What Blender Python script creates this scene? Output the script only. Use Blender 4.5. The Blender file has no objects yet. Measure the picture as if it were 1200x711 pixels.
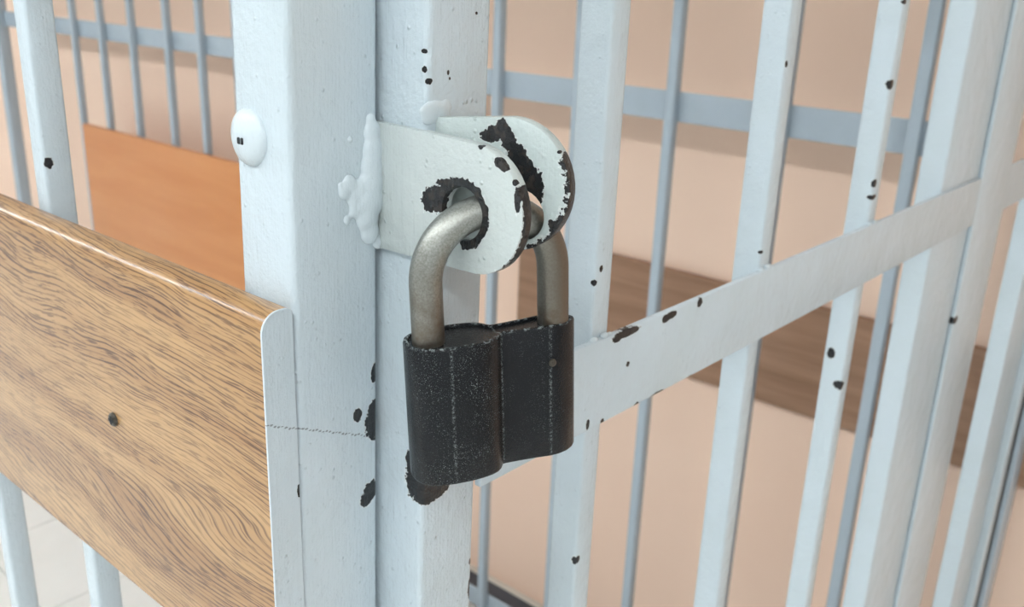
import bpy, bmesh, math, random
from mathutils import Vector, Matrix
random.seed(7)
S = bpy.context.scene
COL = S.collection

# ------------------------------------------------------------------ camera, world, light, exposure
F_PX = 1110.6
cam_d = bpy.data.cameras.new('camera'); cam = bpy.data.objects.new('camera', cam_d); COL.objects.link(cam)
yaw, pitch, roll = 0.70557955, 0.33138059, -0.0382307
Fh = Vector((math.cos(yaw), math.sin(yaw), 0)); Rt = Vector((math.sin(yaw), -math.cos(yaw), 0)); Up = Vector((0, 0, 1))
Fw = Fh*math.cos(pitch) - Up*math.sin(pitch)
Dn = -(Up*math.cos(pitch) + Fh*math.sin(pitch))
cx = Rt*math.cos(roll) + Dn*math.sin(roll)
cy = -(-Rt*math.sin(roll) + Dn*math.cos(roll))
cz = -Fw
mw = Matrix((cx, cy, cz)).transposed().to_4x4(); mw.translation = Vector((-0.2104, -0.291, 1.53))
cam.matrix_world = mw
cam_d.sensor_fit = 'HORIZONTAL'; cam_d.sensor_width = 36.0; cam_d.lens = F_PX/1200*36
cam_d.clip_start = 0.02; cam_d.clip_end = 50
cam_d.dof.use_dof = True; cam_d.dof.focus_distance = 0.37; cam_d.dof.aperture_fstop = 17.0
S.camera = cam

world = bpy.data.worlds.new('room_world'); S.world = world; world.use_nodes = True
bg = world.node_tree.nodes['Background']; bg.inputs[0].default_value = (0.9, 0.95, 1.0, 1); bg.inputs[1].default_value = 0.05

LAMP_STRENGTH = 12.3                    # ceiling panels (the room's lamps and one added to the row, built below)
vs = S.view_settings
vs.view_transform = 'Standard'; vs.look = 'None'; vs.gamma = 1.0; vs.use_curve_mapping = False
vs.exposure = 0.44

# ------------------------------------------------------------------ node helpers and materials
def srgb(r, g, b):
    f = lambda c: (c/12.92 if c <= .04045 else ((c+.055)/1.055)**2.4)
    return (f(r/255), f(g/255), f(b/255), 1)

class NT:
    def __init__(s, name):
        s.m = bpy.data.materials.new(name); s.m.use_nodes = True
        s.t = s.m.node_tree; s.b = s.t.nodes['Principled BSDF']
    def n(s, typ, **kw):
        x = s.t.nodes.new(typ)
        for k, v in kw.items(): setattr(x, k, v)
        return x
    def link(s, a, b): s.t.links.new(a, b)
    def put(s, sock, v):
        if hasattr(v, 'is_linked') or isinstance(v, bpy.types.NodeSocket): s.link(v, sock)
        else: sock.default_value = v
    def math(s, op, a, b=0.0, c=None):
        x = s.n('ShaderNodeMath', operation=op); s.put(x.inputs[0], a); s.put(x.inputs[1], b)
        if c is not None: s.put(x.inputs[2], c)
        return x.outputs[0]
    def vmath(s, op, a, b=None, c=None):
        x = s.n('ShaderNodeVectorMath', operation=op); s.put(x.inputs[0], a)
        if b is not None: s.put(x.inputs[1], b)
        if c is not None: s.put(x.inputs[2], c)
        return x.outputs['Value'] if op in ('LENGTH', 'DISTANCE', 'DOT_PRODUCT') else x.outputs[0]
    def pos(s): return s.n('ShaderNodeNewGeometry').outputs['Position']
    def objc(s): return s.n('ShaderNodeTexCoord').outputs['Object']
    def noise(s, vec, scale, detail=3, rough=.55, dist=0.0):
        x = s.n('ShaderNodeTexNoise'); s.link(vec, x.inputs['Vector'])
        x.inputs['Scale'].default_value = scale; x.inputs['Detail'].default_value = detail
        x.inputs['Roughness'].default_value = rough; x.inputs['Distortion'].default_value = dist
        return x.outputs['Fac']
    def voro(s, vec, scale, rnd=1.0):
        x = s.n('ShaderNodeTexVoronoi'); s.link(vec, x.inputs['Vector']); x.inputs['Scale'].default_value = scale
        x.inputs['Randomness'].default_value = rnd
        return x.outputs['Distance']
    def ramp(s, v, a, b, lo=0.0, hi=1.0, smooth=False):
        x = s.n('ShaderNodeMapRange'); s.put(x.inputs['Value'], v)
        if smooth: x.interpolation_type = 'SMOOTHSTEP'
        x.inputs['From Min'].default_value = a; x.inputs['From Max'].default_value = b
        x.inputs['To Min'].default_value = lo; x.inputs['To Max'].default_value = hi
        return x.outputs[0]
    def mix(s, fac, a, b):
        x = s.n('ShaderNodeMix', data_type='RGBA'); s.put(x.inputs[0], fac); s.put(x.inputs[6], a); s.put(x.inputs[7], b)
        return x.outputs[2]
    def bump(s, h, strength, dist=.001, prev=None):
        x = s.n('ShaderNodeBump'); s.put(x.inputs['Height'], h); x.inputs['Strength'].default_value = strength
        x.inputs['Distance'].default_value = dist
        if prev is not None: s.link(prev, x.inputs['Normal'])
        return x.outputs[0]
    def spots(s, P, lst):
        d = None
        for (x, y, z, rx, ry, rz) in lst:
            v = s.vmath('MULTIPLY_ADD', P, (1/rx, 1/ry, 1/rz), (-x/rx, -y/ry, -z/rz))
            l = s.vmath('LENGTH', v)
            if d is None: d = l
            else:
                x_ = s.n('ShaderNodeMath', operation='SMOOTH_MIN'); s.link(d, x_.inputs[0]); s.link(l, x_.inputs[1]); x_.inputs[2].default_value = .28
                d = x_.outputs[0]
        return d

PAINT = srgb(200, 212, 219)
def paint(name, chips=(), scribe=(), base=PAINT, rough_px=1.0, seed=0.0, chip_col=(0.012, 0.013, 0.015, 1), rust=0.0, jag=1.1, fine=1.0):
    """gloss enamel laid on thick by brush: runs, orange peel, pimples, and chips down to black primer"""
    t = NT(name); P0 = t.pos()
    P = t.vmath('ADD', P0, (seed, seed*.37, seed*.71))
    streak = t.vmath('MULTIPLY', P, (700, 700, 55))
    n_st = t.noise(streak, 1.0, 3, .6)
    n_fine = t.noise(P, 650, 3, .6)
    n_mid = t.noise(P, 170, 2, .5)
    n_big = t.noise(P, 40, 2, .5)
    vo = t.voro(P, 260); pim = t.ramp(vo, .0, .30, 1.0, 0.0, True)
    sel = t.ramp(t.noise(P, 130, 1), .52, .64, 0.0, 1.0); pim = t.math('MULTIPLY', pim, sel)
    h = t.math('MULTIPLY', n_st, .28*rough_px)
    h = t.math('MULTIPLY_ADD', n_fine, .24*rough_px*fine, h)
    h = t.math('MULTIPLY_ADD', n_mid, .62*rough_px, h)
    h = t.math('MULTIPLY_ADD', n_big, 1.6, h)
    h = t.math('MULTIPLY_ADD', pim, .38*rough_px, h)
    nrm = t.bump(h, 1.0, .0011)
    # faint yellowing and grime
    tint = t.noise(P, 22, 3, .6)
    colr = t.mix(t.ramp(tint, .38, .68, 0.0, .55), base, (base[0]*.95, base[1]*.955, base[2]*.93, 1))
    rough = .26
    if scribe:
        d = t.spots(P0, scribe)
        nn = t.noise(P, 1500, 2, .7)
        d = t.math('MULTIPLY_ADD', nn, 1.6, d)
        m = t.ramp(d, 1.35, 1.6, .7, 0.0)
        colr = t.mix(m, colr, (.12, .12, .13, 1))
    if chips:
        d = t.spots(P0, chips)
        nn = t.noise(P, 520, 4, .65)
        d = t.math('MULTIPLY_ADD', t.math('SUBTRACT', nn, .5), jag, d)
        chip = t.ramp(d, .985, 1.015, 1.0, 0.0)
        rim = t.math('MULTIPLY', t.ramp(d, 1.0, 1.14, .8, 0.0), t.ramp(d, .99, 1.0, 0.0, 1.0))
        colr = t.mix(rim, colr, (.85, .87, .86, 1))
        cc = t.mix(t.ramp(t.noise(P, 260, 3), .50, .62, 0.0, rust), chip_col, (.060, .046, .036, 1))
        cc = t.mix(t.ramp(t.noise(P, 1400, 2, .7), .66, .72, 0.0, .15), cc, (.25, .25, .25, 1))
        colr = t.mix(chip, colr, cc)
        hh = t.ramp(d, .93, 1.04, 0.0, 1.0)
        nrm = t.bump(hh, .9, .0005, nrm)
    t.link(colr, t.b.inputs['Base Color']); t.link(nrm, t.b.inputs['Normal']); t.put(t.b.inputs['Roughness'], rough)
    return t.m

POST_CHIPS = [(0.0412, 0.0, 1.3647, 0.00195, 0.0025, 0.00362), (0.041, 0.0, 1.3475, 0.00295, 0.00295, 0.00371), (0.0404, 0.0, 1.3406, 0.00394, 0.00394, 0.00666), (0.0312, 0.0, 1.3476, 0.0019, 0.0025, 0.00284), (0.0384, 0.0, 1.3076, 0.00352, 0.00352, 0.00393), (0.0358, 0.0, 1.3043, 0.003, 0.003, 0.00306), (-0.0015, 0.0, 1.3241, 0.00064, 0.0025, 0.00238)]
SCRIBE = []                            # pencil stroke drawn across the board end and the post face
for k in range(30):
    f_ = k/29
    SCRIBE.append((-.0150 + .0500*f_, 0.0, 1.3590 - .0225*f_ + .0003*math.sin(k*1.9), .0011, .004, .00062 if k % 4 else .0004))
STILE_CHIPS = [(0.046, -0.0188, 1.3271, 0.00273, 0.00273, 0.00421), (0.046, -0.0221, 1.3207, 0.00542, 0.00542, 0.00678), (0.046, -0.0275, 1.317, 0.00427, 0.00427, 0.00507), (0.046, -0.0166, 1.3304, 0.0025, 0.00164, 0.00336), (0.0527, -0.025, 1.3132, 0.00748, 0.00748, 0.00304), (0.0495, -0.025, 1.3196, 0.00315, 0.00315, 0.00513), (0.0467, -0.025, 1.5024, 0.00067, 0.0025, 0.00125), (0.0463, -0.025, 1.4955, 0.00089, 0.0025, 0.00158), (0.0481, -0.025, 1.4913, 0.00136, 0.0025, 0.00128), (0.0578, -0.025, 1.4941, 0.0007, 0.0025, 0.00097), (0.0587, -0.025, 1.4918, 0.00047, 0.0025, 0.00065), (0.0814, -0.025, 1.5152, 0.00101, 0.0025, 0.00065), (0.0729, -0.025, 1.5162, 0.00073, 0.0025, 0.00064), (0.0796, -0.025, 1.2457, 0.0019, 0.0025, 0.00702), (0.0795, -0.025, 1.2618, 0.0016, 0.0025, 0.00196)]
POST_CHIPS = [c[:3] + tuple(r*1.25 for r in c[3:]) for c in POST_CHIPS]
STILE_CHIPS = [(c[0], c[1], c[2] - (.003 if i < 6 else 0)) + tuple(r*(1.35 if i < 6 else 1.0) for r in c[3:]) for i, c in enumerate(STILE_CHIPS)]
BAR_CHIPS = [(0.1643, -0.025, 1.4199, 0.00181, 0.0025, 0.00264), (0.1711, -0.025, 1.3912, 0.00151, 0.0025, 0.00186), (0.166, -0.025, 1.3845, 0.00224, 0.0025, 0.00187), (0.1634, -0.025, 1.2195, 0.00409, 0.00409, 0.00352), (0.1681, -0.025, 1.2201, 0.00166, 0.0025, 0.00236),
 (0.351, -0.042, 1.5134, 0.00214, 0.0025, 0.00285), (0.354, -0.025, 1.4855, 0.00178, 0.0025, 0.00207), (0.351, -0.040, 1.4786, 0.00163, 0.0025, 0.0015), (0.352, -0.025, 1.3653, 0.00246, 0.0025, 0.00121), (0.351, -0.034, 1.3582, 0.00239, 0.003, 0.0012), (0.5392, -0.025, 1.5232, 0.00346, 0.00346, 0.00179), (0.5389, -0.025, 1.4628, 0.00444, 0.00444, 0.0039), (0.5387, -0.025, 1.3862, 0.00367, 0.00367, 0.00359), (0.5398, -0.025, 1.3751, 0.00555, 0.00555, 0.00219), (0.5388, -0.025, 1.3476, 0.00374, 0.00374, 0.00151), (0.5368, -0.012, 1.2384, 0.0036, 0.0036, 0.00496), (0.5343, -0.025, 1.2124, 0.00784, 0.00784, 0.00441), (0.7094, -0.025, 1.5246, 0.0044, 0.0044, 0.00202), (0.7094, -0.025, 1.4497, 0.00375, 0.00375, 0.00234), (0.7056, -0.025, 1.4318, 0.005, 0.005, 0.00159), (0.8333, -0.027, 1.1985, 0.0080, 0.0080, 0.00458)]
RAIL_CHIPS = [(0.1936, -0.028, 1.3513, 0.01252, 0.006, 0.00244), (0.185, -0.028, 1.3501, 0.00407, 0.00407, 0.00202), (0.2383, -0.028, 1.3504, 0.00665, 0.006, 0.00237), (0.233, -0.028, 1.3497, 0.00374, 0.00374, 0.0027), (0.2705, -0.028, 1.3505, 0.00311, 0.00311, 0.00283), (0.1975, -0.028, 1.3322, 0.00171, 0.0025, 0.00158), (0.2319, -0.028, 1.3033, 0.00767, 0.006, 0.00172), (0.2098, -0.028, 1.3035, 0.0027, 0.0027, 0.00167), (0.2683, -0.028, 1.3026, 0.00318, 0.00318, 0.0018), (0.1635, -0.028, 1.3073, 0.00156, 0.0025, 0.00312), (0.1768, -0.028, 1.3047, 0.00163, 0.0025, 0.0016), (0.4232, -0.028, 1.3024, 0.00615, 0.00615, 0.00144)]
PL1_CHIPS = [(0.043, -0.0318, 1.4469, 0.00569, 0.00569, 0.00507), (0.043, -0.035, 1.4507, 0.00373, 0.00373, 0.00267), (0.043, -0.0432, 1.4547, 0.00902, 0.00902, 0.00196), (0.043, -0.0499, 1.4542, 0.0044, 0.0044, 0.00259), (0.043, -0.0553, 1.4493, 0.0039, 0.0039, 0.00581), (0.043, -0.0555, 1.4435, 0.00349, 0.00349, 0.00587), (0.043, -0.0513, 1.4357, 0.00401, 0.00401, 0.00233), (0.043, -0.0669, 1.4671, 0.00286, 0.00286, 0.00215), (0.043, -0.0687, 1.4652, 0.0025, 0.00244, 0.00153), (0.043, -0.0572, 1.4715, 0.0025, 0.00127, 0.00124), (0.043, -0.0609, 1.473, 0.00374, 0.00374, 0.00061), (0.043, -0.0757, 1.4548, 0.0025, 0.0016, 0.00555), (0.043, -0.0742, 1.4608, 0.0025, 0.0012, 0.00122)]
for a_ in range(-78, 185, 12):         # flaked ring round the hole
    PL1_CHIPS.append((.0432, -.0480 - .0112*math.cos(math.radians(a_)), 1.4445 + .0112*math.sin(math.radians(a_)), .003, .0029, .0029))
for a_ in range(-88, 26, 10):          # bare steel round the rim of the front lug
    ca, sa = math.cos(math.radians(a_)), math.sin(math.radians(a_))
    PL1_CHIPS.append((.0472, -.0535 - .0253*ca, 1.4470 + .0253*sa, .0034, .0036, .0040))
PL2_CHIPS = [(0.0567, -0.0488, 1.4728, 0.00296, 0.00296, 0.00193), (0.0575, -0.0519, 1.4745, 0.0033, 0.0033, 0.00224), (0.0579, -0.054, 1.4769, 0.00218, 0.00218, 0.00222), (0.0587, -0.057, 1.4715, 0.00254, 0.00254, 0.00287), (0.0594, -0.0604, 1.4674, 0.00325, 0.00325, 0.0032), (0.0601, -0.0634, 1.4636, 0.00323, 0.00323, 0.00321), (0.0607, -0.0657, 1.4593, 0.00323, 0.00323, 0.00387), (0.0613, -0.0683, 1.4548, 0.00322, 0.00322, 0.00583), (0.0612, -0.068, 1.4472, 0.00216, 0.00216, 0.0046), (0.0643, -0.0811, 1.4436, 0.00314, 0.00314, 0.00293), (0.0633, -0.077, 1.4423, 0.00247, 0.00247, 0.00131), (0.063, -0.0756, 1.443, 0.002, 0.00106, 0.00131), (0.0637, -0.0785, 1.4399, 0.00282, 0.00282, 0.0023), (0.0627, -0.0743, 1.4342, 0.00215, 0.00215, 0.00167), (0.0619, -0.0709, 1.4319, 0.00218, 0.00218, 0.00135), (0.0634, -0.0775, 1.47, 0.002, 0.00069, 0.00062)]
PL2_CHIPS = [c[:3] + tuple(r*(1.28 if i < 9 else 1.1) for r in c[3:]) for i, c in enumerate(PL2_CHIPS)] + [(.0583, -.0556, 1.4740, .003, .003, .0032)]
for a_ in range(-85, 31, 10):          # bare steel round the rim of the rear lug
    ca, sa = math.cos(math.radians(a_)), math.sin(math.radians(a_))
    s_ = .0365 + .0262*ca
    PL2_CHIPS.append((.0505 + .2267*s_ + .0042, -.022 - .974*s_ + .001, 1.4550 + .0262*sa, .0050, .0044, .0044))
FBAR_CHIPS = [(0.003, 0.2102, 1.4297, 0.0026, 0.0041, 0.00326)]

M = {}
M['post'] = paint('pale_blue_paint_post', POST_CHIPS, SCRIBE, seed=.3)
M['stile'] = paint('pale_blue_paint_stile', STILE_CHIPS, seed=1.7, rough_px=1.35)
M['bars'] = paint('pale_blue_paint_bars', BAR_CHIPS, seed=2.9, jag=.8)
M['rail'] = paint('pale_blue_paint_rail', RAIL_CHIPS, seed=4.1, rough_px=.8)
M['plate1'] = paint('pale_paint_front_hasp', PL1_CHIPS, seed=5.3, rust=.35, base=srgb(196, 204, 203), jag=1.3, rough_px=1.3)
M['plate2'] = paint('pale_paint_rear_hasp', PL2_CHIPS, seed=6.1, rust=.4, base=srgb(192, 203, 202), jag=1.2, rough_px=1.3)
M['fbar'] = paint('pale_blue_paint_front_bars', FBAR_CHIPS, seed=7.7)
M['paint'] = paint('pale_blue_paint_plain', seed=8.8, base=srgb(176, 189, 200))
M['weld'] = paint('thick_paint_on_weld', seed=9.4, rough_px=.7, base=srgb(206, 217, 223))

def simple(name, col, rough=.5, metal=0.0, bump=None, var=None):
    t = NT(name); P = t.pos()
    if var:
        sc, amt, c2 = var
        c = t.mix(t.ramp(t.noise(P, sc, 4, .6), .35, .68, 0, amt), col, c2); t.link(c, t.b.inputs['Base Color'])
    else: t.b.inputs['Base Color'].default_value = col
    t.b.inputs['Roughness'].default_value = rough; t.b.inputs['Metallic'].default_value = metal
    if bump: t.link(t.bump(t.noise(P, bump[0], 3), bump[1], .001), t.b.inputs['Normal'])
    return t.m
M['wall'] = simple('peach_wall_paint', srgb(248, 217, 195), .62, 0, (220, .25), (1.6, .5, srgb(244, 208, 184)))
M['wall_white'] = simple('off_white_wall_paint', srgb(226, 228, 230), .7)
M['ceiling'] = simple('white_ceiling_paint', srgb(238, 238, 236), .8)
M['tile'] = simple('white_floor_tile', srgb(246, 248, 246), .28, 0, None, (6, .5, srgb(238, 241, 238)))
M['grout'] = simple('grey_grout', srgb(170, 172, 170), .8)
M['baseboard'] = simple('dark_grey_baseboard', srgb(88, 84, 88), .45)
M['cap'] = simple('cream_caulk', srgb(226, 215, 202), .6)
M['black'] = simple('plain_black', (0.012, 0.016, 0.02, 1), .5)
M['screw'] = simple('dark_bronze_screw', srgb(88, 84, 76), .38, .8, (2500, .4), (800, .7, srgb(50, 46, 42)))
M['housing'] = simple('white_lamp_housing', srgb(240, 240, 240), .4)
t = NT('lamp_diffuser'); t.b.inputs['Base Color'].default_value = (1, 1, 1, 1)
t.b.inputs['Emission Color'].default_value = (0.93, 0.98, 1.0, 1); t.b.inputs['Emission Strength'].default_value = LAMP_STRENGTH
M['diffuser'] = t.m

# oak laminate: dark pore dashes running along the board, bunched into cathedral swirls
t = NT('oak_laminate'); P = t.objc()
sp = t.n('ShaderNodeSeparateXYZ'); t.link(P, sp.inputs[0])
cb = t.n('ShaderNodeCombineXYZ')
warp = t.noise(t.vmath('MULTIPLY', P, (1, 3.6, 12)), 1.0, 2, .5)
warp2 = t.noise(t.vmath('MULTIPLY', P, (1, 22, 70)), 1.0, 2, .5)
zz = t.math('MULTIPLY_ADD', warp, .055, sp.outputs[2]); zz = t.math('MULTIPLY_ADD', warp2, .004, zz)
zz = t.math('MULTIPLY_ADD', sp.outputs[1], -.05, zz); zz = t.math('ADD', zz, sp.outputs[0])
saw = t.math('FRACT', t.math('MULTIPLY', zz, 360))
t.link(sp.outputs[1], cb.inputs[1]); t.link(zz, cb.inputs[2])
dash = t.noise(t.vmath('MULTIPLY', cb.outputs[0], (1, 26, 520)), 1.0, 3, .6)
dash2 = t.noise(t.vmath('MULTIPLY', cb.outputs[0], (1, 5, 60)), 1.0, 2, .5)
dash3 = t.noise(t.vmath('MULTIPLY', cb.outputs[0], (1, 60, 900)), 1.0, 2, .6)
line = t.math('MULTIPLY', t.ramp(t.math('ABSOLUTE', t.math('SUBTRACT', saw, .5)), .04, .22, 1, 0, True), t.ramp(dash, .36, .56, .05, .85))
pore = t.math('MULTIPLY', t.ramp(dash3, .52, .64, 0, 1), .7)
dk = t.math('MAXIMUM', line, pore)
dk = t.math('MULTIPLY', dk, t.ramp(dash2, .28, .60, .45, 1.0))
c0 = t.mix(t.ramp(dash2, .35, .68), srgb(188, 147, 97), srgb(158, 115, 70))
c0 = t.mix(t.ramp(dk, 0, .8), c0, srgb(84, 51, 25))
t.link(c0, t.b.inputs['Base Color']); t.b.inputs['Roughness'].default_value = .38
t.b.inputs['Coat Weight'].default_value = .55; t.b.inputs['Coat Roughness'].default_value = .2; t.b.inputs['Specular IOR Level'].default_value = .3
t.link(t.bump(dk, .2, -.0002), t.b.inputs['Normal'])
M['oak'] = t.m
def wood(name, a, b, ys, zs, rough=.4):
    t = NT(name); P = t.pos()
    n1 = t.noise(t.vmath('MULTIPLY', P, (1, ys, zs)), 1.0, 4, .6, .3)
    t.link(t.mix(t.ramp(n1, .32, .7), a, b), t.b.inputs['Base Color']); t.b.inputs['Roughness'].default_value = rough
    return t.m
M['alder'] = wood('alder_laminate', srgb(219, 150, 94), srgb(208, 134, 76), 1.6, 14)
M['brown'] = wood('brown_wood', srgb(168, 130, 104), srgb(140, 104, 78), 3, 45)

# padlock: black hammered enamel with worn white specks on the ridges
t = NT('black_hammered_enamel'); P = t.objc()
sp = t.n('ShaderNodeSeparateXYZ'); t.link(P, sp.inputs[0]); u = sp.outputs[0]
ham = t.voro(P, 1500); hn = t.noise(P, 900, 3, .6)
speck = t.ramp(t.noise(P, 3000, 2, .6), .645, .68, 0, 1)
patch = t.ramp(t.noise(P, 70, 2), .40, .66, .15, .9)
wide = t.math('MULTIPLY', t.math('MULTIPLY', speck, patch), t.ramp(u, -.004, .004, 1.0, .4))
rid = None
for uc in (-.0220, .0012, .0219):
    g = t.ramp(t.math('ABSOLUTE', t.math('SUBTRACT', u, uc)), .0, .0009, 1, 0)
    rid = g if rid is None else t.math('MAXIMUM', rid, g)
rid = t.math('MULTIPLY', rid, t.ramp(t.noise(P, 1500, 3, .7), .49, .62, 0, .42))
ek = t.ramp(t.math('ABSOLUTE', t.math('ADD', sp.outputs[2], .0290)), .0282, .0291, 0, 1)
ek = t.math('MULTIPLY', ek, t.ramp(t.noise(P, 420, 3, .7), .52, .60, 0, .6))
m = t.math('MAXIMUM', t.math('MAXIMUM', wide, rid), ek)
c0 = t.mix(m, (.008, .009, .011, 1), srgb(180, 192, 192))
t.link(c0, t.b.inputs['Base Color']); t.b.inputs['Roughness'].default_value = .26; t.b.inputs['Specular IOR Level'].default_value = .25
h = t.math('MULTIPLY_ADD', hn, .8, t.math('MULTIPLY', ham, .6))
t.link(t.bump(h, .35, .0004), t.b.inputs['Normal'])
M['lock'] = t.m
# shackle: dull plated steel, browned lower down
t = NT('dull_steel'); P = t.objc()
sp = t.n('ShaderNodeSeparateXYZ'); t.link(P, sp.inputs[0])
mo = t.noise(P, 1100, 3, .7); mo2 = t.noise(P, 120, 3, .6)
c0 = t.mix(t.ramp(mo, .35, .68), srgb(134, 135, 129), srgb(168, 170, 165))
br = t.math('MULTIPLY', t.ramp(sp.outputs[2], .038, .006, 0, 1), t.ramp(mo2, .3, .65, .35, 1))
br = t.math('MAXIMUM', br, t.ramp(sp.outputs[0], .01, .026, 0, .85))
c0 = t.mix(br, c0, srgb(108, 97, 84))
t.link(c0, t.b.inputs['Base Color']); t.b.inputs['Metallic'].default_value = .85
t.put(t.b.inputs['Roughness'], t.ramp(mo, .3, .7, .34, .5))
t.link(t.bump(mo, .2, .0003), t.b.inputs['Normal'])
M['steel'] = t.m

# ------------------------------------------------------------------ mesh helpers
def obj(name, bm, mat, parent=None, smooth=True):
    me = bpy.data.meshes.new(name); bm.to_mesh(me); bm.free()
    if smooth:
        for p in me.polygons: p.use_smooth = True
    o = bpy.data.objects.new(name, me); COL.objects.link(o)
    me.materials.append(M[mat] if isinstance(mat, str) else mat)
    if parent: o.parent = parent
    return o
def thing(name, label, cat, loc=(0, 0, 0), group=None):
    o = bpy.data.objects.new(name, None); COL.objects.link(o); o.empty_display_size = .05
    o.location = loc; o['label'] = label; o['category'] = cat
    if group: o['group'] = group
    return o
def struct(o): o['kind'] = 'structure'; return o
def box(x0, x1, y0, y1, z0, z1, bev=0.0, seg=3, org=(0, 0, 0)):
    bm = bmesh.new(); bmesh.ops.create_cube(bm, size=1)
    for v in bm.verts:
        v.co = Vector(((x0+x1)/2 + v.co.x*(x1-x0) - org[0], (y0+y1)/2 + v.co.y*(y1-y0) - org[1], (z0+z1)/2 + v.co.z*(z1-z0) - org[2]))
    if bev > 0: bmesh.ops.bevel(bm, geom=bm.edges[:], offset=bev, segments=seg, profile=.5, affect='EDGES')
    return bm
def sharp(o, ang=35):
    o.data.set_sharp_from_angle(angle=math.radians(ang)); return o
def tube_path(pts, r, n=20):
    bm = bmesh.new(); rings = []
    for i, p in enumerate(pts):
        a = pts[max(i-1, 0)]; b = pts[min(i+1, len(pts)-1)]
        d = (b-a).normalized(); s = Vector((0, 1, 0)); q = d.cross(s).normalized(); s = q.cross(d)
        rings.append([bm.verts.new(p + s*math.cos(k*2*math.pi/n)*r + q*math.sin(k*2*math.pi/n)*r) for k in range(n)])
    for a, b in zip(rings, rings[1:]):
        for k in range(n): bm.faces.new((a[k], a[(k+1) % n], b[(k+1) % n], b[k]))
    bm.faces.new(rings[0][::-1]); bm.faces.new(rings[-1])
    bmesh.ops.recalc_face_normals(bm, faces=bm.faces[:])
    return bm
def holed_plate(outline, hole, place, nrm, thick):
    """flat bar with a round hole: outline and hole are (s, z) loops, place() lifts them into 3D, nrm is the front normal"""
    bm = bmesh.new(); es = []; loops = []
    for lp in (outline, hole):
        vs_ = [bm.verts.new(place(*p)) for p in lp]; loops.append(vs_)
        es += [bm.edges.new((vs_[i], vs_[(i+1) % len(vs_)])) for i in range(len(vs_))]
    bmesh.ops.triangle_fill(bm, use_beauty=True, edges=es, normal=nrm)
    geo = bmesh.ops.extrude_face_region(bm, geom=bm.faces[:])
    bmesh.ops.translate(bm, verts=[g for g in geo['geom'] if isinstance(g, bmesh.types.BMVert)], vec=-nrm*thick)
    bmesh.ops.recalc_face_normals(bm, faces=bm.faces[:])
    rim = [e for e in bm.edges if len(e.link_faces) == 2 and e.calc_face_angle(0) > 1.0]
    bmesh.ops.bevel(bm, geom=rim, offset=.0006, segments=2, profile=.5, affect='EDGES')
    return bm
def blobs(name, lst, mat, parent, voxel=.0006):
    bm = bmesh.new()
    for c, r, sc in lst:
        g = bmesh.ops.create_icosphere(bm, subdivisions=3, radius=r)
        for v in g['verts']: v.co = Vector((v.co.x*sc[0], v.co.y*sc[1], v.co.z*sc[2])) + Vector(c)
    o = obj(name, bm, mat, None)
    md = o.modifiers.new('melt', 'REMESH'); md.mode = 'VOXEL'; md.voxel_size = voxel; md.use_smooth_shade = True
    ms = o.modifiers.new('soft', 'SMOOTH'); ms.factor = .6; ms.iterations = 12
    dg = bpy.context.evaluated_depsgraph_get(); me = bpy.data.meshes.new_from_object(o.evaluated_get(dg))
    o.modifiers.clear(); o.data = me
    for p in me.polygons: p.use_smooth = True
    o.parent = parent
    return o

# ------------------------------------------------------------------ the room
X0, X1, Y0, Y1, ZC = -3.4, 1.36, -4.2, 7.2, 2.9
floor = struct(obj('floor', box(X0, X1, Y0, Y1, -.05, -.004), 'grout', smooth=False))
T = .395
tile_me = None
nx0, nx1 = int((X0-.55)//T), int((X1-.55)//T)
ny0, ny1 = int((Y0-1.842)//T), int((Y1-1.842)//T)
for i in range(nx0, nx1+1):
    for j in range(ny0, ny1+1):
        x, y = .55+i*T, 1.842+j*T
        if x < X0-.01 or y < Y0-.01 or y+T > Y1+.02: continue
        if x+T > X1:                                            # the cut row along the wall
            o = obj('tile', box(.002, X1-x-.002, .002, T-.002, -.01, 0), 'tile', floor, False)
        elif tile_me is None:
            o = obj('tile', box(.002, T-.002, .002, T-.002, -.01, 0, .001, 1), 'tile', floor, False); tile_me = o.data
        else:
            o = bpy.data.objects.new('tile', tile_me); COL.objects.link(o); o.parent = floor
        o.location = (x, y, 0)
struct(obj('wall_back', box(X1, X1+.12, Y0, Y1, 0, ZC), 'wall', smooth=False))
struct(obj('wall_front', box(X0-.12, X0, Y0, Y1, 0, ZC), 'wall_white', smooth=False))
struct(obj('wall_left', box(X0, X1, Y1, Y1+.12, 0, ZC), 'wall_white', smooth=False))
struct(obj('wall_right', box(X0, X1, Y0-.12, Y0, 0, ZC), 'wall_white', smooth=False))
struct(obj('ceiling', box(X0, X1, Y0, Y1, ZC, ZC+.1), 'ceiling', smooth=False))
bb = struct(obj('baseboard_back', box(X1-.014, X1, Y0, Y1, 0, .062, .002, 2), 'baseboard'))
obj('cap_strip', box(X1-.016, X1, Y0, Y1, .062, .070, .002, 2), 'cap', bb)

LAMPS = [(-1.35, -3.1), (-1.35, -1.5), (-1.35, .1), (-1.35, 1.7), (-1.35, 3.3), (-1.35, 4.9), (-1.35, 6.39)]  # first lamp is added, out of view, to brighten the right-hand faces
for n_, (lx, ly) in enumerate(LAMPS):
    r = thing('ceiling_lamp', ['added first', 'second', 'third', 'fourth', 'fifth', 'sixth', 'seventh'][n_] + ' long ceiling lamp of the row, counted from the right wall', 'lamp', (lx, ly, ZC), 'long ceiling lamps')
    obj('housing', box(-.16, .16, -.795, .795, -.06, 0, .004, 2), 'housing', r)
    obj('diffuser', box(-.145, .145, -.79, .79, -.072, -.0602), 'diffuser', r, False)

# brown wooden rub rail on the back wall
o = obj('wall_rub_rail', box(X1-.020, X1, -.9, 1.015, .792, 1.000, .003, 2), 'brown')
o['label'] = 'dark brown wooden board running along the peach wall behind the bars'; o['category'] = 'board'

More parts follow.
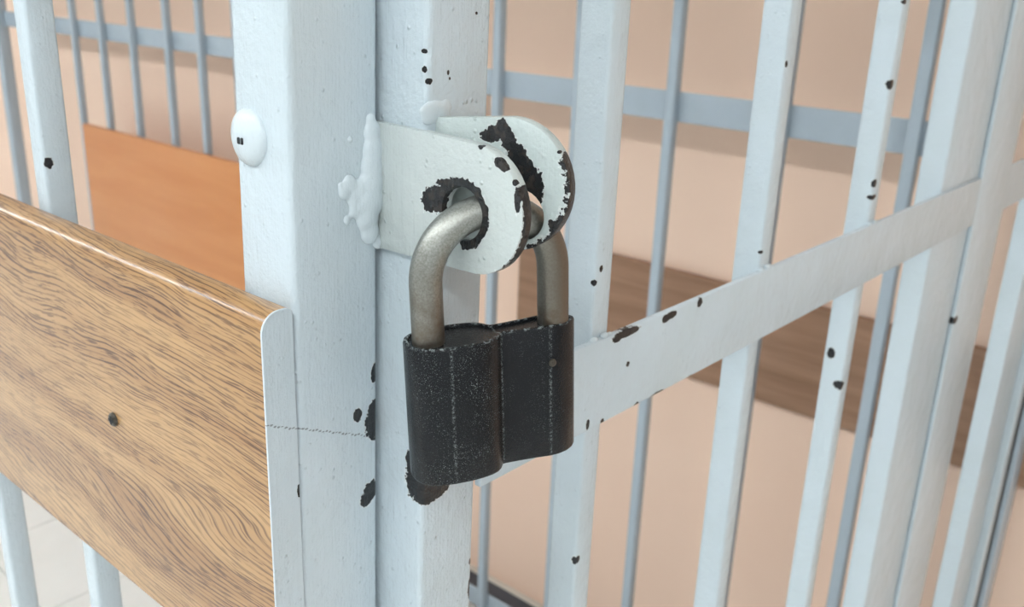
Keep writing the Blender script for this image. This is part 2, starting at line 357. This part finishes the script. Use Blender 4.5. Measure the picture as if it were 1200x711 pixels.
# ------------------------------------------------------------------ rear fence of the cage (in front of the wall)
rear = thing('rear_fence', 'grey barred rear fence standing close in front of the peach wall', 'fence', (1.25, 1.7, 0))
def rear_part(name, x0, x1, y0, y1, z0, z1, bev=.0015, mat='paint'):
    return obj(name, box(x0, x1, y0, y1, z0, z1, bev, 2, org=(1.25, 1.7, 0)), mat, rear)
for z0, z1 in ((.06, .11), (1.30, 1.352), (2.15, 2.2)): rear_part('rail', 1.25, 1.256, .06, 3.42, z0, z1)
ys = [.178, .387, .5956, .80, 1.0037, 1.20, 1.38, 1.56, 1.74, 1.915, 2.087, 2.256, 2.454, 2.64, 2.82, 3.01, 3.2]
bar_me = None
for y in ys:
    if bar_me is None:
        b = obj('bar', box(-.019, 0, -.0095, .0095, .02, 2.19, .002, 2), 'paint', rear); bar_me = b.data
    else:
        b = bpy.data.objects.new('bar', bar_me); COL.objects.link(b); b.parent = rear
    b.location = (0, y-1.7, 0)
rear_part('post', 1.225, 1.265, 3.37, 3.41, 0, 2.2, .004)
# smooth alder backrest board bolted inside the rear fence
o = obj('backrest_board', box(1.211, 1.2305, 1.36, 2.775, .60, 1.032, .002, 2), 'alder')
o['label'] = 'smooth orange-brown board fixed to the rear bars, seen left of the corner post'; o['category'] = 'board'

# ------------------------------------------------------------------ front fence with the corner post
front = thing('front_fence', 'pale blue painted corner post with the front fence bars behind the oak board', 'fence', (0, 0, 0))
pb = box(0, .0435, 0, .0355, 0, 2.2, .0032, 4)
def lean(bm, deg, zc=1.40, lo=1.15, hi=1.72):
    """hand-welded: the tube bows a little out of plumb between lo and hi"""
    for z in (lo, zc, hi):
        bmesh.ops.bisect_plane(bm, geom=bm.verts[:]+bm.edges[:]+bm.faces[:], plane_co=(0, 0, z), plane_no=(0, 0, 1))
    for v in bm.verts:
        v.co += Rt*(math.tan(math.radians(deg))*(min(max(v.co.z, lo), hi)-zc))
    return bm
lean(pb, .6)
post = obj('corner_post', pb, 'post', front)
fb = None
for y in [.212 + .138*k for k in range(23)]:
    if fb is None:
        fb = obj('bar', box(0, .015, 0, .014, .03, 2.18, .0018, 2), 'fbar', front); o = fb
    else:
        o = bpy.data.objects.new('bar', fb.data); COL.objects.link(o); o.parent = front
    o.location = (.0005, y, 0)
for z0, z1 in ((.06, .11), (1.30, 1.352), (2.13, 2.18)):
    obj('rail', box(.0155, .0205, .036, 3.38, z0, z1, .001, 2), 'paint', front)
obj('end_post', box(0, .0415, 3.37, 3.41, 0, 2.2, .0032, 3), 'paint', front)
# domed bolt head on the post
bm = bmesh.new(); n = 28; prof = [(.0112, .0), (.0112, .0012), (.0104, .0024), (.0085, .0036), (.006, .0045), (.003, .0050)]
rings = [[bm.verts.new((-h_, r_*math.cos(k*2*math.pi/n), r_*math.sin(k*2*math.pi/n))) for k in range(n)] for r_, h_ in prof]
for a, b in zip(rings, rings[1:]):
    for k in range(n): bm.faces.new((a[k], a[(k+1) % n], b[(k+1) % n], b[k]))
bm.faces.new(rings[-1]); bmesh.ops.recalc_face_normals(bm, faces=bm.faces[:])
bolt = obj('bolt_head', bm, 'weld', post); bolt.location = (.0012, .0245, 1.4680); bolt['label'] = 'white painted domed bolt head'
for dy in (-.0011, .0011):
    o = obj('cross_slot', box(-.0056, -.0044, -.0007, .0007, -.0013, .0013, .0003, 1), 'black', bolt); o.location = (0, dy, -.001)
# hasp plate welded to the corner post
cY, cZ, R1 = -.0535, 1.4470, .0248
out = [(.003, 1.4735), (-.020, 1.4730)]
for k in range(0, 25):
    a = math.radians(90 - k*180/24)
    out.append((cY - R1*math.cos(a)*1.0, cZ + R1*math.sin(a)))
out += [(-.028, 1.4216), (.003, 1.4210)]
hole = [(-.0480 + .0104*math.cos(k*2*math.pi/28), 1.4445 + .0104*math.sin(k*2*math.pi/28)) for k in range(28)]
p1 = obj('hasp_plate', holed_plate(out, hole, lambda s, z: Vector((.0432, s, z)), Vector((-1, 0, 0)), .0055), 'plate1', front)
p1['label'] = 'pale painted steel lug with the padlock hole, chipped round the rim'; sharp(p1)
W1 = [((.0398, 0, 1.4745), .0016), ((.0405, 0, 1.4694), .0027), ((.0412, 0, 1.4624), .0034), ((.0402, 0, 1.4557), .0035), ((.0396, 0, 1.4488), .0039), ((.0385, 0, 1.4419), .0042), ((.0372, 0, 1.435), .0034), ((.0385, 0, 1.4287), .0028), ((.043, 0, 1.4237), .0018),
      ((.0284, 0, 1.4502), .0021), ((.0257, 0, 1.4472), .0018), ((.0306, 0, 1.444), .0022), ((.0315, 0, 1.4394), .0021), ((.0268, 0, 1.4356), .0012), ((.0239, 0, 1.4498), .001), ((.0291, 0, 1.4677), .001), ((.0345, 0, 1.4470), .0028), ((.035, 0, 1.4405), .003)]
blobs('weld_bead', [((c[0], c[1]-.0004, c[2]), r*1.3, (1.35, .72, 1.5)) for c, r in W1], 'weld', front)

# ------------------------------------------------------------------ gate
gate = thing('barred_gate', 'pale blue painted barred gate with a flat cross rail, chained shut by the padlock', 'gate', (.046, 0, 0))
gate['label'] = 'pale blue barred gate with a chipped flat cross rail, right of the corner post'
def gpart(name, x0, x1, y0, y1, z0, z1, bev=.0015, mat='bars', seg=2):
    return obj(name, box(x0, x1, y0, y1, z0, z1, bev, seg, org=(.046, 0, 0)), mat, gate)
obj('stile', lean(box(.046, .0815, -.025, .012, .05, 2.15, .0028, 4, org=(.046, 0, 0)), .45), 'stile', gate)
gpart('rail', .080, 1.242, -.0285, -.0245, 1.3035, 1.3535, .0008, 'rail')
for z0, z1 in ((.06, .10), (2.10, 2.14)): gpart('rail', .080, 1.242, -.0285, -.0245, z0, z1, .0008, 'rail')
for i, x in enumerate((.166, .351, .5365)):
    gpart('bar', x, x+.0155, -.0248, -.0058, .06, 2.14, .0018)
gpart('box_section', 1.135, 1.235, -.0248, 0, .06, 2.14, .0018)
gpart('stile', .715, .872, -.0248, -.001, .05, 2.15, .0025)
gpart('cover_strip', .829, .938, -.0290, -.0250, .05, 2.15, .0009)
gpart('stile', 1.240, 1.266, -.034, 0, .05, 2.15, .002)
for x in (.173, .358, .5435):            # weld nubs where the bars meet the cross rail
    blobs('weld_bead', [((x-.046-.006, -.0262, 1.3538), .0022, (1.6, .9, .8)), ((x-.046+.003, -.0262, 1.3540), .0024, (1.5, .9, .8)), ((x-.046+.008, -.0262, 1.3536), .0018, (1.2, .9, .8))], 'weld', gate, .0007)
# lug on the gate
d2 = Vector((.2267, -.97396, 0)).normalized(); n2 = Vector((-.97396, -.2267, 0))
base2 = Vector((.0505, -.022, 0)); R2 = .0257
out = [(-.004, 1.4768), (.012, 1.4782)]
for k in range(0, 25):
    a = math.radians(90 - k*180/24); out.append((.0365 + R2*math.cos(a), 1.4550 + R2*math.sin(a)))
out += [(.010, 1.4284), (-.004, 1.4280)]
hole = [(.0420 + .0100*math.cos(k*2*math.pi/28), 1.4440 + .0100*math.sin(k*2*math.pi/28)) for k in range(28)]
p2 = obj('hasp_plate', holed_plate(out, hole, lambda s, z: base2 + d2*s + Vector((-.046, 0, z)), n2, .0058), 'plate2', gate)
p2['label'] = 'pale painted steel lug behind the first one, paint flaked in a black streak'; sharp(p2)
W2 = [((.0470, -.025, 1.4780), .0016), ((.0480, -.025, 1.4803), .0024), ((.0505, -.025, 1.4812), .0026), ((.0543, -.025, 1.4803), .0026), ((.0562, -.025, 1.4768), .002), ((.0524, -.025, 1.4771), .002), ((.0485, -.025, 1.4769), .002), ((.057, -.025, 1.4833), .0013), ((.0551, -.025, 1.4867), .001), ((.0575, -.025, 1.481), .0016)]
blobs('weld_bead', [((c[0]-.046, c[1], c[2]), r*1.2, (1.9, .5, 1.05)) for c, r in W2], 'weld', gate)

# hinge side: black strip added for the shade in the gap, and the fixed post
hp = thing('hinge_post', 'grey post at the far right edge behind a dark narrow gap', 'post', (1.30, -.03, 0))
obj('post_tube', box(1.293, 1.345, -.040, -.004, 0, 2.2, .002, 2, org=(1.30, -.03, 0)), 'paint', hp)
obj('gap_shade_strip', box(1.2665, 1.293, -.033, -.010, .03, 2.15, .001, 1, org=(1.30, -.03, 0)), 'black', hp)

# ------------------------------------------------------------------ oak board on the front fence
board = thing('oak_board', 'oak-grain laminate board with rounded glossy top edge, screwed across the front fence', 'board', (-.0085, 0, 1.31))
bx0, bx1, bz0, bz1, L = -.0155, -.0012, 1.2215, 1.4055, 2.35
sec = [(bx1, bz0), (bx0+.001, bz0), (bx0, bz0+.001)]
r_ = .0085
for k in range(0, 9):
    a = math.radians(180 - k*90/8); sec.append((bx0 + r_ + r_*math.cos(a), bz1 - r_ + r_*math.sin(a)))
r2 = .003
for k in range(0, 4):
    a = math.radians(90 - k*90/3); sec.append((bx1 - r2 + r2*math.cos(a), bz1 - r2 + r2*math.sin(a)))
def prism(sec, y0, y1, org):
    bm = bmesh.new(); o_ = Vector(org)
    A = [bm.verts.new(Vector((x, y0, z))-o_) for x, z in sec]; B = [bm.verts.new(Vector((x, y1, z))-o_) for x, z in sec]
    for i in range(len(sec)): j = (i+1) % len(sec); bm.faces.new((A[i], A[j], B[j], B[i]))
    bm.faces.new(A[::-1]); bm.faces.new(B); bmesh.ops.recalc_face_normals(bm, faces=bm.faces[:])
    return bm
org = (-.0085, 0, 1.31)
pn = sharp(obj('panel', prism(sec, .0008, L, org), 'oak', board))
ed = sharp(obj('end_edge', prism(sec, -.0002, .0008, org), 'post', board)); ed['label'] = 'pale painted end of the board'
bm = bmesh.new(); n = 20
prof = [(.0036, 0), (.0036, .0009), (.0030, .0016), (.0016, .0019)]
rings = [[bm.verts.new((-h_, a_*math.cos(k*2*math.pi/n), a_*math.sin(k*2*math.pi/n))) for k in range(n)] for a_, h_ in prof]
for a, b in zip(rings, rings[1:]):
    for k in range(n): bm.faces.new((a[k], a[(k+1) % n], b[(k+1) % n], b[k]))
bm.faces.new(rings[-1]); bmesh.ops.recalc_face_normals(bm, faces=bm.faces[:])
sc = obj('screw', bm, 'screw', board); sc.location = (bx0+.0085, .1298, 1.3168-1.31); sc['label'] = 'dark bronze screw head'
for w, h_ in ((.0022, .0006), (.0006, .0022)):
    o = obj('cross_slot', box(-.0021, -.0015, -w, w, -h_, h_), 'black', sc, False)

# ------------------------------------------------------------------ padlock
lock = thing('padlock', 'black hammered-enamel padlock with a dull steel shackle locked through both lugs', 'padlock', (.0525, -.0573, 1.398))
lock.rotation_euler = (math.radians(-1.2), math.radians(-2.9), math.radians(-25.6))
prof = [(-36.2, 0), (-35.9, 3.6), (-34.4, 7.2), (-31.8, 9.9), (-27.5, 11.9), (-22, 13.0), (-16, 13.3), (-10.5, 13.0), (-6, 12.1), (-3, 10.8), (-1.0, 9.0), (.4, 6.9), (1.3, 5.7), (2.4, 5.6),
        (8, 6.0), (15, 6.6), (21.9, 7.6), (26, 7.4), (30, 6.2), (33.5, 4.0), (35.4, 1.7), (35.9, 0)]
loop = [(a/1000, -b/1000) for a, b in prof] + [(a/1000, b/1000) for a, b in prof[-2:0:-1]]
HB = .058
bm = bmesh.new()
def ringat(z, ins):
    c_ = []
    for i, (a, b) in enumerate(loop):
        pa = Vector(loop[i-1]); pc = Vector(loop[(i+1) % len(loop)]); tg = (pc-pa).normalized(); nr = Vector((-tg.y, tg.x))
        c_.append(bm.verts.new((a+nr.x*ins, b+nr.y*ins, z)))
    return c_
R_ = [ringat(z, i_) for z, i_ in ((-HB, .0012), (-HB+.0004, .0004), (-HB+.0012, 0), (-HB*.66, 0), (-HB*.33, 0), (-.0008, 0), (-.0002, .0003), (0, .0008), (0, .0016), (-.0012, .0018))]
for a, b in zip(R_, R_[1:]):
    for k in range(len(loop)): bm.faces.new((a[k], a[(k+1) % len(loop)], b[(k+1) % len(loop)], b[k]))
bm.faces.new(R_[0][::-1]); bm.faces.new(R_[-1]); bmesh.ops.recalc_face_normals(bm, faces=bm.faces[:])
body = sharp(obj('lock_body', bm, 'lock', lock), 30)
bm = bmesh.new(); n = 16
rings = [[bm.verts.new((a_*math.cos(k*2*math.pi/n), -h_, a_*math.sin(k*2*math.pi/n))) for k in range(n)] for a_, h_ in ((.0017, 0), (.0016, .0005), (.0009, .0007))]
for a, b in zip(rings, rings[1:]):
    for k in range(n): bm.faces.new((a[k], a[(k+1) % n], b[(k+1) % n], b[k]))
bm.faces.new(rings[-1]); bmesh.ops.recalc_face_normals(bm, faces=bm.faces[:])
rv = obj('rivet', bm, 'screw', body); rv.location = (.0225, -.0080, -.0155)
hw, rs, zb = .0266, .0064, .0225
pts = [Vector((-hw, 0, z)) for z in (-.008, .0, .008, .016)]
for k in range(0, 33):
    a = math.pi - k*math.pi/32; pts.append(Vector((hw*math.cos(a), 0, zb + hw*.97*math.sin(a))))
pts += [Vector((hw, 0, z)) for z in (.016, .008, 0, -.008)]
sh = sharp(obj('shackle', tube_path(pts, rs, 28), 'steel', lock), 60); sh['label'] = 'dull grey steel shackle'
